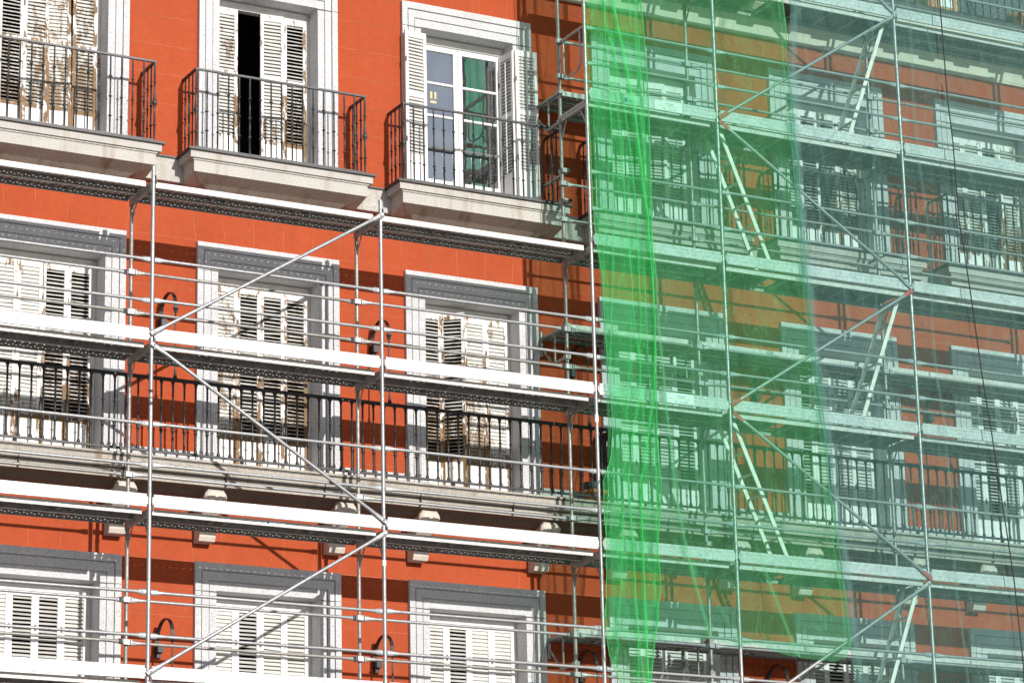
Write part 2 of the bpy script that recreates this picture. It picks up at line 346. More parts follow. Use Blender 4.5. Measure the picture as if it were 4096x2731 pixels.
# leaf kinds per window: kind, opening angle in degrees (0 = closed, None = folded out of sight)
SH = {('A', 0): ['open', 'half', 'shut', 'half'], ('A', 1): ['half', None, 'half', 'open'], ('A', 3): ['shut', 'half', 'half', 'half'], ('A', 4): ['half', 'open', 'open', 'half'], ('A', 5): ['half', 'half', 'open', 'half'],
      ('B', 0): ['shut', 'shut', 'open', 'open'], ('B', 1): ['shut', 'open', 'open', 'open'], ('B', 2): ['open', 'open', 'shut', 'shut'], ('B', 3): ['shut', 'half', 'half', 'open'], ('B', 4): ['open', 'half', 'half', 'half'], ('B', 5): ['half', 'open', 'half', 'half'],
      ('C', 0): ['shut', 'open', 'open', 'half'], ('C', 1): ['shut', 'open', 'half', 'half'], ('C', 2): ['half', 'open', 'shut', 'shut'], ('C', 3): ['half', 'half', 'half', 'half'], ('C', 4): ['half', 'open', 'half', 'half'], ('C', 5): ['half', 'half', 'half', 'half']}
PEEL = {'A': [1., .8, .35, .35, .85, .9], 'B': [.85, .9, .95, .3, .3, .3], 'C': [.32, .28, .3, .1, .1, .15]}
WINLAB = {('A', 0): 'top floor window with badly flaked brown and white louvred shutters', ('A', 1): 'shuttered window with one leaf missing and a dark gap', ('A', 2): 'glazed balcony door with its louvred shutters folded open', ('B', 2): 'shuttered window with one leaf ajar'}
for row, (z0, z1, zt) in ROWS.items():
    h = z1-z0
    for k, c in enumerate(XC):
        link('window_surround', SUR[row], bld, (c, 0, 0))
        wd = link('window', FR[row], bld, (c, 0, z0)); wd['peel'] = PEEL[row][k]*.6
        if (row, k) in WINLAB: wd['label'] = WINLAB[(row, k)]
        hl = h-.11
        if (row, k) == ('A', 2): continue
        for i, kind in enumerate(SH[(row, k)]):
            if kind is None: continue
            me = getleaf(hl, kind, (k*3+i+ord(row)) % 5)
            x = -.645+i*.3225; ang = 0; y = 1.705
            if (row, k, i) == ('B', 2, 1): ang = R(-38)
            if (row, k, i) == ('A', 0, 2): ang = R(-9)
            if (row, k, i) == ('A', 1, 2): ang = R(-6)
            if (row, k) == ('A', 3) and i in (1, 2): ang = R(-8)
            o = link('shutter', me, wd, (x, y, .01), (R(random.uniform(-.2, .2)), R(-1.2) if (row, k, i) == ('A', 0, 2) else 0, ang)); o['peel'] = max(0, min(1.1, PEEL[row][k]+random.uniform(-.12, .12)))
            if ang and row == 'B': o['label'] = 'louvred shutter leaf standing ajar'
# glazed door of the third top floor window
c = XC[2]; z0, z1, _ = ROWS['A']; h = z1-z0
wd = [o for o in bld.children if o.get('label', '').startswith('glazed')][0]
for s_ in (0, 1):
    b = MB(); x0, x1 = (-.645, -.006) if s_ == 0 else (.006, .645); st = .06; ht = h-.11
    b.box(x0, x0+st, 1.70, 1.74, .01, ht, 'panel'); b.box(x1-st, x1, 1.70, 1.74, .01, ht, 'panel'); b.box(x0+st, x1-st, 1.70, 1.74, ht-.07, ht, 'panel')
    b.box(x0+st, x1-st, 1.705, 1.735, .01, .36, 'panel'); zz = [.36, .82, 1.26, 1.72, ht-.07]
    for q in zz[1:-1]: b.box(x0+st, x1-st, 1.70, 1.74, q-.014, q+.014, 'panel')
    d = b.build('door_leaf', wd); d['peel'] = .25
    gl = MB(); gl.box(x0+st, x1-st, 1.722, 1.726, .36, ht-.07, 'glass'); gl.build('glass_pane', wd)
b = MB(); b.cyl((.0, 1.69, .1), (.0, 1.69, h-.14), .009, 'panel'); d = b.build('door_rod', wd)
b = MB()
for x, z in ((-.40, 1.52), (-.33, 1.52)): b.sweep([(x, 1.7195, z-.05), (x, 1.7195, z+.05)], (.017), 'bandage', 8)
b.box(-.41, -.32, 1.7185, 1.7205, 1.41, 1.435, 'bandage'); 
b2 = MB()
for x, z, w_, hh in ((-.395, 1.55, .032, .10), (-.335, 1.55, .032, .10), (-.365, 1.455, .09, .032)): b2.box(x-w_/2, x+w_/2, 1.7188, 1.7205, z-hh/2, z+hh/2, 'bandage')
b2.build('tape_mark', wd)
def curtain(x0, x1, y, zb, zt_, k, n, amp, sk=0.):
    b = MB(); N = n*6; vs = []
    for i in range(N+1):
        t = i/N; x = x0+(x1-x0)*t; yy = y+amp*math.sin(t*n*2*math.pi)
        for j in range(7): q = j/6; vs.append((x+sk*math.sin(q*3.1)*(1-t), yy, zb+(zt_-zb)*q))
    b.add(vs, [(i*7+j, i*7+7+j, i*7+8+j, i*7+j+1) for i in range(N) for j in range(6)], k, True); return b
curtain(-.20, -.06, 1.88, .3, h-.15, 'white_cloth', 3, .02, -.10).build('curtain', wd); curtain(.20, .62, 1.90, .3, h-.15, 'white_cloth', 7, .015).build('curtain', wd)
# its open shutters: each side a folded pair
for (hx, hy, angs, rod) in ((-.66, 1.69, (-100, 88), False), (.645, 1.69, (-80, 0), True)):
    me = getleaf(h-.11, 'half', 9, rod)
for hx, hy, a, kd, rd in ((-.66, 1.69, -100, 'shut', False), (-.975, 1.345, 5, 'half', False), (.652, 1.69, -84, 'half', True), (.685, 1.36, -3, 'shut', True)):
    o = link('shutter', getleaf(h-.13, kd, 9, rd), wd, (hx, hy, .01), (0, 0, R(a))); o['peel'] = .33; o['label'] = 'white louvred shutter folded open against the surround'

# string course under the top floor balconies
b = MB(); b.box(XL, XR, 1.365, 1.5, .53, .835, 'balcony'); b.box(XL, XR, 1.34, 1.5, .835, .858, 'lead')
for i in range(-1, 7):
    for d in (-1.08, 1.08, -1.6): b.box(2.117+2.885*(i-1)+d-.003, 2.117+2.885*(i-1)+d+.003, 1.3635, 1.37, .535, .83, 'lead')
b.build('string_course', bld)
# top floor balconies
def vase(r, h0, h1): return [(r, h0), (r*1.3, h0+.01), (r*1.1, h0+.03), (r*2.3, h0+.06), (r*2.5, h0+.075), (r*1.9, h0+.10), (r*1.3, h0+.15), (r, h1)]
def ringed(H, r, rings): 
    p = [(r, 0)]
    for q in rings: z = H*q; p += [(r, z-.012), (r*2.1, z-.006), (r*2.1, z+.006), (r, z+.012)]
    p += [(r, H)]; return p
slab = MB()
slab.box(-1.285, 1.285, .925, 1.40, .838, .866, 'lead'); slab.box(-1.25, 1.25, .96, 1.40, .745, .838, 'balcony'); slab.box(-1.205, 1.205, .985, 1.40, .722, .745, 'balcony')
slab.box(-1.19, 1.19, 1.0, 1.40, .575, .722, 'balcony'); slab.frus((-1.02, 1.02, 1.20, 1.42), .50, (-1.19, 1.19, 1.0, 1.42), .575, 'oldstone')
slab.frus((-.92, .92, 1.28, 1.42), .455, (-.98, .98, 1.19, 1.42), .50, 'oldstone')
for s_ in (-1, 1): slab.frus((s_*1.1-.07, s_*1.1+.07, 1.30, 1.42), .50, (s_*1.12-.07, s_*1.12+.07, 1.03, 1.42), .576, 'balcony')
rl = MB(); zb, zt = .866, 1.93; H = zt-zb; yf = 1.01; xe = 1.165
rl.box(-xe-.014, xe+.014, yf-.018, yf+.018, zt-.008, zt+.016, 'iron')
for s_ in (-1, 1): rl.box(s_*xe-.018, s_*xe+.018, yf+.018, WY, zt-.008, zt+.016, 'iron')
rl.box(-xe, xe, yf-.008, yf+.008, zb+.03, zb+.042, 'iron')
n = 17
for i in range(n):
    x = -xe+2*xe*i/(n-1)
    if i in (0, n-1): rl.lathe([(.014, 0), (.014, .23), (.028, .24), (.014, .25), (.014, .44)]+[(a, z+.0) for a, z in vase(.014, .45, .70)]+[(.014, .8), (.026, .81), (.014, .82), (.014, H)], x, yf, zb, 'iron')
    else: rl.lathe(ringed(H, .0105, (.25, .49, .74)), x, yf, zb, 'iron', 6)
for s_ in (-1, 1):
    for y in (1.13, 1.25, 1.37): rl.lathe(ringed(H, .0105, (.25, .49, .74)), s_*xe, y, zb, 'iron', 6)
slm, rlm = slab.mesh('balcony'), rl.mesh('railing')
for k, c in enumerate(XC):
    o = link('balcony', slm, bld, (c, 0, 0)); link('railing', rlm, o)
# long balconies on the floors below
def longbal(zt, xa, xb, dy, side):
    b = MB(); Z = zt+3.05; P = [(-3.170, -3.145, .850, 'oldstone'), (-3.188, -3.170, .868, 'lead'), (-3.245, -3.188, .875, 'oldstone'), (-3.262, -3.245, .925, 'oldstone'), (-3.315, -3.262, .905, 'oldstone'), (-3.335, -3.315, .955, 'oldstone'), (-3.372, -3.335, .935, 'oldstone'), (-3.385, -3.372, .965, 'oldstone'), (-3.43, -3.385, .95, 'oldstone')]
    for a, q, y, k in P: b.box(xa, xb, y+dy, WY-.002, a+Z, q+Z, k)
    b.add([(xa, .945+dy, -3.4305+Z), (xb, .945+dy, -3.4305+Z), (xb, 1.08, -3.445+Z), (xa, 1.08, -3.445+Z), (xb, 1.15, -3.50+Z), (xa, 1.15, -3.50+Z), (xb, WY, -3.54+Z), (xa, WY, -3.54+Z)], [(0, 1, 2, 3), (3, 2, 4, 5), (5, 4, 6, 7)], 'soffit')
    x = xa+.7
    while x < xb: b.box(x-.003, x+.003, .8915+dy, .97, -3.43+Z, -3.188+Z, 'lead'); x += 1.31
    # granite plinth along the foot of the wall
    for k in range(-1, 7):
        c0 = 2.117+2.885*(k-1)+.975; c1 = c0+2.885-1.95
        if c1 > xa and c0 < xb: b.box(max(c0, xa), min(c1, xb), 1.425, 1.5, -3.15+Z, -2.895+Z, 'granite')
    o = b.build('balcony', bld); 
    r = MB(); y = .975+dy; zb, zt2 = -3.075+Z, -2.135+Z; HH = zt2-zb-.02
    r.box(xa, xb, y-.024, y+.024, zt2-.035, zt2, 'black_iron'); r.box(xa, xb, y-.016, y+.016, zb, zb+.026, 'black_iron')
    prof = [(.022, .022), (.025, .04), (.013, .075), (.015, .24), (.017, .27), (.029, .283), (.016, .295), (.025, .315), (.026, .325), (.013, .345), (.0125, .57), (.022, .578), (.022, .588), (.0125, .596), (.013, HH-.10), (.015, HH-.055), (.030, HH-.012)]
    n = int((xb-xa-.1)/.149); 
    for i in range(n+1): r.lathe(prof, xa+.05+i*.149, y, zb, 'black_iron', 7)
    if side:
        xs_ = xb-.03 if side > 0 else xa+.03
        r.box(xs_-.02, xs_+.02, y+.024, WY, zt2-.035, zt2, 'black_iron')
        for yy in (1.11, 1.23, 1.35): r.lathe(prof, xs_, yy, zb, 'black_iron', 7)
    for k in range(int((xb-xa)/1.45)): r.lathe([(.012, -.075), (.012, -.04), (.026, -.03), (.026, -.01), (.01, .0)], xa+.4+k*1.4425, y, zb, 'black_iron', 7)
    r.build('railing', o); return o
for zt in (-3.05, -7.10):
    longbal(zt, XL, 6.84, 0, 1); longbal(zt, 6.88, XR, .025, -1)
# corbels under the long balcony
cb = MB(); prof = [(1.46, -4.03), (1.29, -4.03), (1.265, -3.98), (1.255, -3.90), (1.24, -3.80), (1.19, -3.72), (1.13, -3.68), (1.09, -3.63), (1.02, -3.60), (.99, -3.55), (.985, -3.49), (1.02, -3.447), (1.46, -3.447)]
n = len(prof)
cb.add([(-.105, y, z) for y, z in prof]+[(.105, y, z) for y, z in prof], [tuple(range(n)), tuple(range(n, 2*n))[::-1]]+[(i, (i+1) % n, n+(i+1) % n, n+i) for i in range(n)], 'corbel')
cb.sweep([(-.12, 1.06, -3.53), (-.10, 1.05, -3.535), (-.04, 1.045, -3.535), (0, 1.055, -3.53), (.04, 1.045, -3.535), (.10, 1.05, -3.535), (.12, 1.06, -3.53)], [.055, .082, .088, .074, .088, .082, .055], 'corbel', 12)
for s_ in (-1, 1): cb.sweep([(s_*.112, 1.30+.05*math.cos(t), -3.60+.05*math.sin(t)) for t in [i*.7 for i in range(10)]], .012, 'corbel', 6)
cbm = cb.mesh('corbel')
for c in XC:
    for d in (-.87, .86): link('corbel', cbm, bld, (c+d, 0, 0))
# iron arches that stay the railings to the wall
ar = MB(); y0 = .975
ar.cyl((0, y0, -2.15), (0, y0, -1.30), .011, 'iron', 8); ar.lathe([(.011, 0), (.03, .01), (.024, .03), (.013, .09), (.011, .12)], 0, y0, -2.14, 'black_iron'); ar.lathe([(.011, 0), (.02, .012), (.011, .024)], 0, y0, -1.62, 'iron'); ar.lathe([(.012, 0), (.024, .03), (.026, .05), (.034, .055), (.034, .075)], 0, y0, -1.31, 'iron')
pts = [(y0, -1.25)]+[(1.215-.24*math.cos(R(a)), -1.21+.225*math.sin(R(a))) for a in range(0, 181, 15)]+[(1.445, -1.28)]
for (ya, za), (yb, zb_) in zip(pts[:-1], pts[1:]): ar.bar((0, ya, za), (0, yb, zb_), .042, .013, 'black_iron', (1, 0, 0))
ar.box(-.045, .045, 1.36, 1.45, -1.36, -1.27, 'black_iron'); ar.box(-.03, .03, 1.41, 1.45, -1.42, -1.36, 'black_iron')
arm = ar.mesh('iron_arch')
for k in range(-1, 6):
    x = 3.575+2.885*(k-1)
    for dz in (0, -4.05): link('iron_arch', arm, bld, (x, 0, dz))
# cornice, terrace and slate roof
b = MB(); b.frus((XL, XR, 1.39, 1.5), 4.03, (XL, XR, 1.36, 1.5), 4.12, 'cream'); b.box(XL, XR, 1.40, 1.5, 4.005, 4.03, 'cream'); b.frus((XL, XR, 1.36, 1.5), 4.12, (XL, XR, 1.26, 1.5), 4.36, 'cream')
b.box(XL, XR, .77, 1.5, 4.36, 4.44, 'cream'); b.frus((XL, XR, .77, 1.5), 4.44, (XL, XR, .76, 1.5), 4.56, 'cream'); b.box(XL, XR, .735, .78, 4.50, 4.64, 'lead'); b.box(XL, XR, .80, 2.2, 4.56, 4.60, 'lead')
x = XL+.1
while x < XR-.3: b.frus((x, x+.27, 1.02, 1.34), 4.235, (x, x+.27, .92, 1.34), 4.30, 'cream'); b.box(x, x+.27, .92, 1.3, 4.30, 4.36, 'cream'); x += .628
b.build('cornice', bld)
b = MB(); yt = .79; b.box(6.9, XR, yt-.02, yt+.02, 5.56, 5.585, 'iron'); b.box(6.9, XR, yt-.012, yt+.012, 4.66, 4.675, 'iron')
for i in range(int((XR-6.9)/.136)): b.lathe(ringed(.9, .0085, (.25, .5, .75)), 6.95+i*.136, yt, 4.66, 'iron', 6)
b.build('terrace_railing', bld)
b = MB(); b.add([(XL, 1.55, 4.58), (XR, 1.55, 4.58), (XR, 2.9, 8), (XL, 2.9, 8), (XR, 12, 8.6), (XL, 12, 8.6)], [(0, 1, 2, 3), (3, 2, 4, 5)], 'slate'); b.build('roof', bld)

# ---------------------------------------------------------------- scaffold
sc = thing('scaffold', 'galvanised steel tube scaffold standing along the whole front of the building', 'scaffold')
PX = [-3., 0., 3., 6., 8., 11., 14.]
BAY = ['leftmost bay', 'second bay from the left', 'third bay, beside the loose net', 'narrow bay behind the folded net', 'wide ladder bay', 'rightmost bay, behind the teal net']
def pole(x, y, z0, z1, old=False):
    b = MB(); k = 'steel_old' if old else 'steel'; b.cyl((0, 0, z0), (0, 0, z1), .0242, k, 14)
    z = -12.
    while z < z1+.01:
        if z > z0:
            if z+.25 < z1: b.cyl((0, 0, z+.13), (0, 0, z+.175), .0275, k, 14)      # spigot joint
            b.cyl((0, 0, z-.02), (0, 0, z+.02), .0262, k, 14)
            b.bar((.018, -.03, z+.05), (.03, -.026, z-.05), .006, .022, 'lead', (1, 0, 0)); b.bar((.03, -.01, z+.03), (.036, -.02, z-.06), .005, .012, k, (0, 1, 0))
        z += 2
    return b.build('standard', sc, (x, y, 0))
for i, x in enumerate(PX):
    top = .17 if i < 3 else 8.2
    o = pole(x, 0, -13.4, top); o['label'] = 'front upright tube'
    pole(x, .7, -13.4, .02 if i < 3 else 8.2, True)['label'] = 'rear upright tube'
def rail_mesh(Ln, old):
    b = MB(); k = 'steel_old' if old else 'steel'; f = .13; fl = (.034, .009)
    P = [(.03, 0, 0), (.09, 0, 0), (f, 0, 0), (f+.07, 0, 0), (Ln-f-.07, 0, 0), (Ln-f, 0, 0), (Ln-.09, 0, 0), (Ln-.03, 0, 0)]
    b.sweep(P, [fl, fl, (.0245, .015), (.0195, .0195), (.0195, .0195), (.0245, .015), fl, fl], k, 12)
    b.cyl((.075, -.012, 0), (.075, .012, 0), .006, 'lead', 6); b.cyl((Ln-.075, -.012, 0), (Ln-.075, .012, 0), .006, 'lead', 6)
    return b.mesh('guard_rail')
RM = {(Ln, o): rail_mesh(Ln, o) for Ln in (3., 2.) for o in (0, 1)}
clip = MB(); clip.box(-.05, .05, -.028, .028, -.03, .03, 'steel'); clip.bar((.035, -.032, .03), (.035, -.032, -.06), .008, .01, 'lead', (1, 0, 0)); clipm = clip.mesh('rail_clamp')
def rail(i, y, z, back):
    Ln = PX[i+1]-PX[i]; j = random.uniform(-.006, .006)
    link('guard_rail', RM[(Ln, 1 if back and random.random() < .6 else 0)], sc, (PX[i], y, z+j), (0, random.uniform(-.0015, .0015), 0))
for i in range(6):
    for lv in ([-2, -4, -6] if i < 3 else [4, 2, 0, -2, -4, -6]):
        for dz in (.5, 1.0):
            rail(i, .0, lv+dz, False)
            if not (lv == -4 and dz == 1.0): rail(i, .7-.034, lv+dz+.04, True)
for i in range(7):
    for lv in ([-2, -4, -6] if i < 3 else [4, 2, 0, -2, -4, -6]):
        for dz in (.5, 1.0):
            if not (lv == -4 and dz == 1.0): link('rail_clamp', clipm, sc, (PX[i], .7-.034, lv+dz+.04))
# transoms with knee braces
t = MB(); t.box(-.02, .02, .02, .68, -.105, -.06, 'rib'); t.box(-.026, -.02, .02, .68, -.06, -.02, 'rib'); t.box(.02, .026, .02, .68, -.06, -.02, 'rib')
t.bar((0, .17, -.10), (0, .02, -.34), .008, .026, 'steel_old', (1, 0, 0)); t.bar((0, .53, -.10), (0, .68, -.34), .008, .026, 'steel_old', (1, 0, 0)); t.box(-.024, .024, .68, .73, -.12, -.02, 'steel_old')
tm = t.mesh('transom')
for i, x in enumerate(PX):
    for lv in ([0, -2, -4, -6] if i < 3 else [4, 2, 0, -2, -4, -6]): link('transom', tm, sc, (x, 0, lv))
# diagonal braces
def brace(p, q, reda, redb):
    d = Vector(q)-Vector(p); Ln = d.length; b = MB(); u = d.normalized(); P = [Vector(p)-u*.05, Vector(p)+u*.03, Vector(p)+u*.12, Vector(p)+u*.20, Vector(q)-u*.20, Vector(q)-u*.12, Vector(q)-u*.03, Vector(q)+u*.05]
    fl = (.031, .008); rr = [fl, fl, (.027, .014), (.0215, .0215), (.0215, .0215), (.027, .014), fl, fl]
    b.sweep(P[:3], rr[:3], 'red' if reda else 'steel', 12); b.sweep(P[2:6], rr[2:6], 'steel', 12); b.sweep(P[5:], rr[5:], 'red' if redb else 'steel', 12)
    for s_ in (p, q): b.cyl(Vector(s_)+Vector((0, -.016, 0)), Vector(s_)+Vector((0, .02, 0)), .009, 'lead', 8)
    o = b.build('diagonal_brace', sc)
    if reda or redb: o['label'] = 'diagonal tube with red painted end'
yb = -.045
brace((.02, yb, -1.90), (2.98, yb, -.05), 0, 0); brace((.02, yb, -2.06), (2.98, yb, -3.90), 0, 0); brace((2.98, yb, -4.07), (.02, yb, -5.92), 0, 0); brace((.02, yb, -6.07), (2.98, yb, -7.9), 0, 0)
brace((8.05, yb, 2.06), (10.96, yb, 4.0), 1, 0); brace((8.05, yb, 1.96), (10.96, yb, .06), 1, 0); brace((10.96, yb, -.03), (8.05, yb, -1.90), 1, 1); brace((8.07, yb, -2.06), (10.98, yb, -3.96), 1, 1); brace((10.96, yb, -4.06), (8.05, yb, -5.92), 0, 0); brace((10.96, yb, 4.08), (8.05, yb, 5.92), 0, 0)
# brackets towards the wall
bk = MB(); bk.cyl((0, .72, 0), (0, 1.40, 0), .024, 'steel_old'); bk.cyl((0, .72, -.42), (0, 1.08, -.42), .024, 'steel_old'); bk.cyl((0, 1.02, -.41), (0, 1.02, -.02), .014, 'steel_old', 8)
bk.cyl((0, 1.08, -.42), (0, 1.37, -.12), .015, 'steel_old', 8); bk.cyl((0, 1.385, -.24), (0, 1.385, .10), .024, 'steel_old'); 
for z in (0, -.42): bk.box(-.035, .035, .665, .745, z-.03, z+.03, 'steel_old')
for y in (.84, .98, 1.14, 1.28): bk.sweep([(.0, y, -.034), (-.034, y, 0), (0, y, .036), (.034, y, 0)], .007, 'steel', 6, closed=True)
bkm = bk.mesh('wall_bracket'); BZ = (2.33, -.90, -4.90)
for i in (3, 4, 5, 6):
    for z in BZ: link('wall_bracket', bkm, sc, (PX[i], 0, z))
# tie tubes with swivel couplers
for (x, z, ya, ybk) in ((6.075, 1.22, .58, 1.43), (6.075, .80, .62, 1.36), (11.07, .72, .60, 1.40), (8.07, -3.62, .60, 1.4)):
    b = MB(); b.cyl((0, ya, 0), (0, ybk, 0), .0242, 'steel', 14, cap=False); b.cyl((0, ya+.04, 0), (0, ybk-.02, 0), .020, 'room', 14); b.sweep([(-.03, ybk-.05, .03), (-.01, ybk-.03, -.03), (.03, ybk-.05, -.03), (.035, ybk-.02, .02)], .006, 'steel', 6)  # near-black core paints the shade inside the open tube
    b.box(-.10, -.03, .64, .76, -.03, .03, 'steel_old'); b.cyl((-.13, .655, 0), (-.05, .655, 0), .008, 'lead', 6)
    b.build('tie_tube', sc, (x, 0, z))
# end guard frame on the netted part
b = MB(); b.bar((0, .0, 0), (0, .7, .0), .02, .04, 'steel_old', (1, 0, 0)); b.sweep([(0, .13, -.01), (0, .12, -.45), (0, .16, -.52), (0, .24, -.56), (0, .46, -.56), (0, .54, -.52), (0, .57, -.45), (0, .57, -.01)], .014, 'steel', 10); b.build('end_guard', sc, (6, 0, 3.02))

for x, z, h, k in ((0, -2.63, .035, 'rope'), (0, -2.78, .02, 'rope'), (0, -2.70, .012, 'rope'), (6, -2.36, .10, 'white'), (3, -4.45, .07, 'white'), (6, .13, .02, 'redink')):
    b = MB(); b.cyl((0, 0, z), (0, 0, z+h), .0256, k, 12); b.build('tape_band', sc, (x, 0, 0))
b = MB(); b.sweep([(.02, -.03, -2.68), (.06, -.05, -2.66), (.07, -.04, -2.72), (.03, -.03, -2.76), (-.05, -.04, -2.73), (-.07, -.05, -2.69)], .004, 'rope', 5); b.build('wire_tie', sc)
# ---- planks, toe boards, hatch platforms: things that lift away
def plank_mesh(Ln, ribs=True):
    b = MB(); L0, L1 = 0, Ln-.13
    b.add([(L0, .0, 0), (L1, .0, 0), (L1, .30, 0), (L0, .30, 0)], [(0, 1, 2, 3)], 'perf')
    b.box(L0, L1, -.003, .0, -.062, .004, 'edge'); b.box(L0, L1, .30, .303, -.062, .004, 'rib'); b.box(L0, L1, .0, .022, -.064, -.061, 'edge'); b.box(L0, L1, .28, .30, -.064, -.061, 'rib')
    b.box(L0, L1, .145, .165, -.022, -.001, 'rib')
    for q in (.27, .33, .64, .70): b.box(q*Ln-.004, q*Ln+.004, .022, .28, -.05, -.012, 'rib')
    for q in (L0, L1-.004): b.box(q, q+.004, .0, .30, -.055, -.001, 'rib')
    for q in (.06, .24):
        b.box(L0-.05, L0, q, q+.03, -.03, -.022, 'rib'); b.box(L1, L1+.05, q, q+.03, -.03, -.022, 'rib')
    return b.mesh('platform_plank')
PM = {Ln: plank_mesh(Ln) for Ln in (3., 2.)}
def hatch_mesh():
    b = MB(); Ln = 2.87; b.box(0, Ln, -.003, .025, -.07, .004, 'edge'); b.box(0, Ln, .605, .63, -.07, .004, 'rib'); b.box(0, .75, .025, .605, -.012, .002, 'hatch'); b.box(1.0, Ln, .025, .605, -.012, .002, 'hatch')
    b.box(.75, 1.0, .025, .08, -.012, .002, 'hatch'); b.box(.75, 1., .56, .605, -.012, .002, 'hatch')
    for q in (.3, .73, 1.02, 1.5, 1.95, 2.4): b.box(q, q+.03, .025, .605, -.05, -.012, 'rib')
    return b.mesh('hatch_platform')
HM = hatch_mesh()
LV = {4: 'deck above the cornice', 2: 'deck at the top window heads', 0: 'deck just under the top balconies', -2: 'deck across the middle windows', -4: 'deck under the long balcony', -6: 'lowest deck in view'}
lvl_name = lambda z: LV[z]
for i in range(6):
    Ln = PX[i+1]-PX[i]
    for lv in ([0, -2, -4, -6] if i < 3 else [4, 2, 0, -2, -4, -6]):
        for y, nm in ((.08, 'front'), (.388, 'rear')):
            if i == 4:
                if nm == 'front': tag(link('hatch_platform', HM, None, (PX[i]+.065, .04, lv-.004)), 'wide hatch platform, %s, %s' % (LV[lv], BAY[i]), 'scaffold platform', 'hatch platforms the ladders stand on')
                continue
            o = link('platform_plank', PM[Ln], None, (PX[i]+.065, y, lv-.004+random.uniform(-.003, .003)), (0, 0, random.uniform(-.001, .001)))
            tag(o, '%s perforated plank, %s, %s' % (nm, LV[lv], BAY[i]), 'scaffold plank', 'perforated steel planks of the scaffold')
        if i < 3 and lv == 0: continue
        b = MB(); gr = i >= 3 or (i, lv) in ((1, -4), (2, -6)); L1 = Ln-.045
        b.box(.045, L1, -.012, .012, 0, .15, 'board')
        if gr:
            b.box(.05, L1-.005, -.0155, -.012, .112, .146, 'board'); b.box(.05, L1-.005, -.0145, -.012, .058, .104, 'board'); b.box(.05, L1-.005, -.0145, -.012, .004, .05, 'board')
        b.box(.03, .05, -.006, .006, .03, .12, 'edge'); b.box(L1, L1+.02, -.006, .006, .03, .12, 'edge')
        o = b.build('toe_board', None, (PX[i], -.012, lv), (0, random.uniform(-.0012, .0012), 0))
        tag(o, 'galvanised toe board, %s, %s' % (LV[lv], BAY[i]), 'toe board', 'toe boards along the scaffold')
        st = []
        if (i, lv) in ((3, 2), (3, -2)): st = [(1.02, .42, 1)]
        if (i, lv) == (3, 2): st.append((.55, .24, 2))
        if (i, lv) == (1, -4): pass
        for x0, w_, kd in st:
            s2 = MB(); s2.box(x0, x0+w_, -.0175, -.016, .01, .14, 'white')
            if kd == 1: s2.box(x0+.05, x0+w_-.05, -.0185, -.0176, .068, .073, 'redink')
            else: s2.box(x0+.01, x0+.06, -.0185, -.0176, .03, .09, 'blueink'); s2.sweep([(x0+.09+.10*math.cos(t_)/2+.04, -.0182, .05+.02*math.sin(t_)) for t_ in [j*.6 for j in range(9)]], .006, 'blueink', 4)
            s2.build('sticker', o)
            if kd == 1:
                for txt, zz, sz, mk in (('MAM', .082, .052, 'ink'), ('902 102 044', .022, .036, 'ink')):
                    cu = bpy.data.curves.new('txt', 'FONT'); cu.body = txt; cu.size = sz; cu.extrude = .0004; cu.align_x = 'CENTER'; cu.space_character = 1.15
                    tmp = bpy.data.objects.new('tmp', cu); C.objects.link(tmp); dg = bpy.context.evaluated_depsgraph_get(); me = bpy.data.meshes.new_from_object(tmp.evaluated_get(dg)); bpy.data.objects.remove(tmp)
                    me.materials.clear(); me.materials.append(M[mk]); link('lettering', me, o, (x0+w_*.55, -.0185, zz), (R(90), 0, 0))
    if i >= 3:
        for z, nm in zip(BZ, ('beside the top windows', 'above the long iron railing', 'over the lowest windows')):
            for y, fr in ((.755, 'front'), (1.075, 'rear')):
                o = link('platform_plank', PM[Ln], None, (PX[i]+.065, y, z+.045)); tag(o, '%s bracket plank %s, %s' % (fr, nm, BAY[i]), 'scaffold plank', 'planks on the wall brackets')
# small stickers on the plank edge of the second bay
s2 = MB(); s2.box(1.42, 1.68, -.0055, -.004, -.055, -.008, 'white'); s2.box(1.44, 1.475, -.0062, -.0056, -.045, -.012, 'blueink')
for q in (1.50, 1.56, 1.62): s2.box(q, q+.04, -.0062, -.0056, -.045, -.038, 'ink'); s2.box(q, q+.035, -.0062, -.0056, -.028, -.022, 'blueink')
for o in list(C.objects):
    if o.get('label') == 'front perforated plank, %s, %s' % (LV[-4], BAY[1]): s2.build('sticker', o)

# ---- ladders
LAD = [((10.17, 2.0), (10.92, 3.94), 'upright aluminium ladder beside the top floor windows, leaning right behind the teal net'), ((8.90, 0.0), (8.13, 1.94), 'aluminium ladder leaning left beside the top floor balcony, behind the green net'), ((10.13, -2.0), (10.90, -.06), 'aluminium ladder leaning right over the middle windows, behind the teal net'),
       ((8.95, -4.0), (8.13, -2.06), 'aluminium ladder leaning left in front of the long railing, behind the green net'), ((10.18, -6.0), (10.93, -4.06), 'lowest aluminium ladder, leaning right at the bottom of the teal net')]
for (xa, za), (xb, zb_), lab in LAD:
    b = MB(); d = Vector((xb-xa, 0, zb_-za)); Ln = d.length
    for y in (-.165, .165): b.bar((0, y, 0), (d.x, y, d.z), .022, .055, 'alu', (0, 1, 0))
    la = b.build('ladder', None, (xa, .32, za)); tag(la, lab, 'ladder', 'ladders between the scaffold decks')
    b = MB(); n = 7
    for i in range(n): q = d*((i+.5)/n); b.bar(q+Vector((0, -.155, 0)), q+Vector((0, .155, 0)), .03, .026, 'alu', (d.x, 0, d.z))
    b.build('rungs', la)

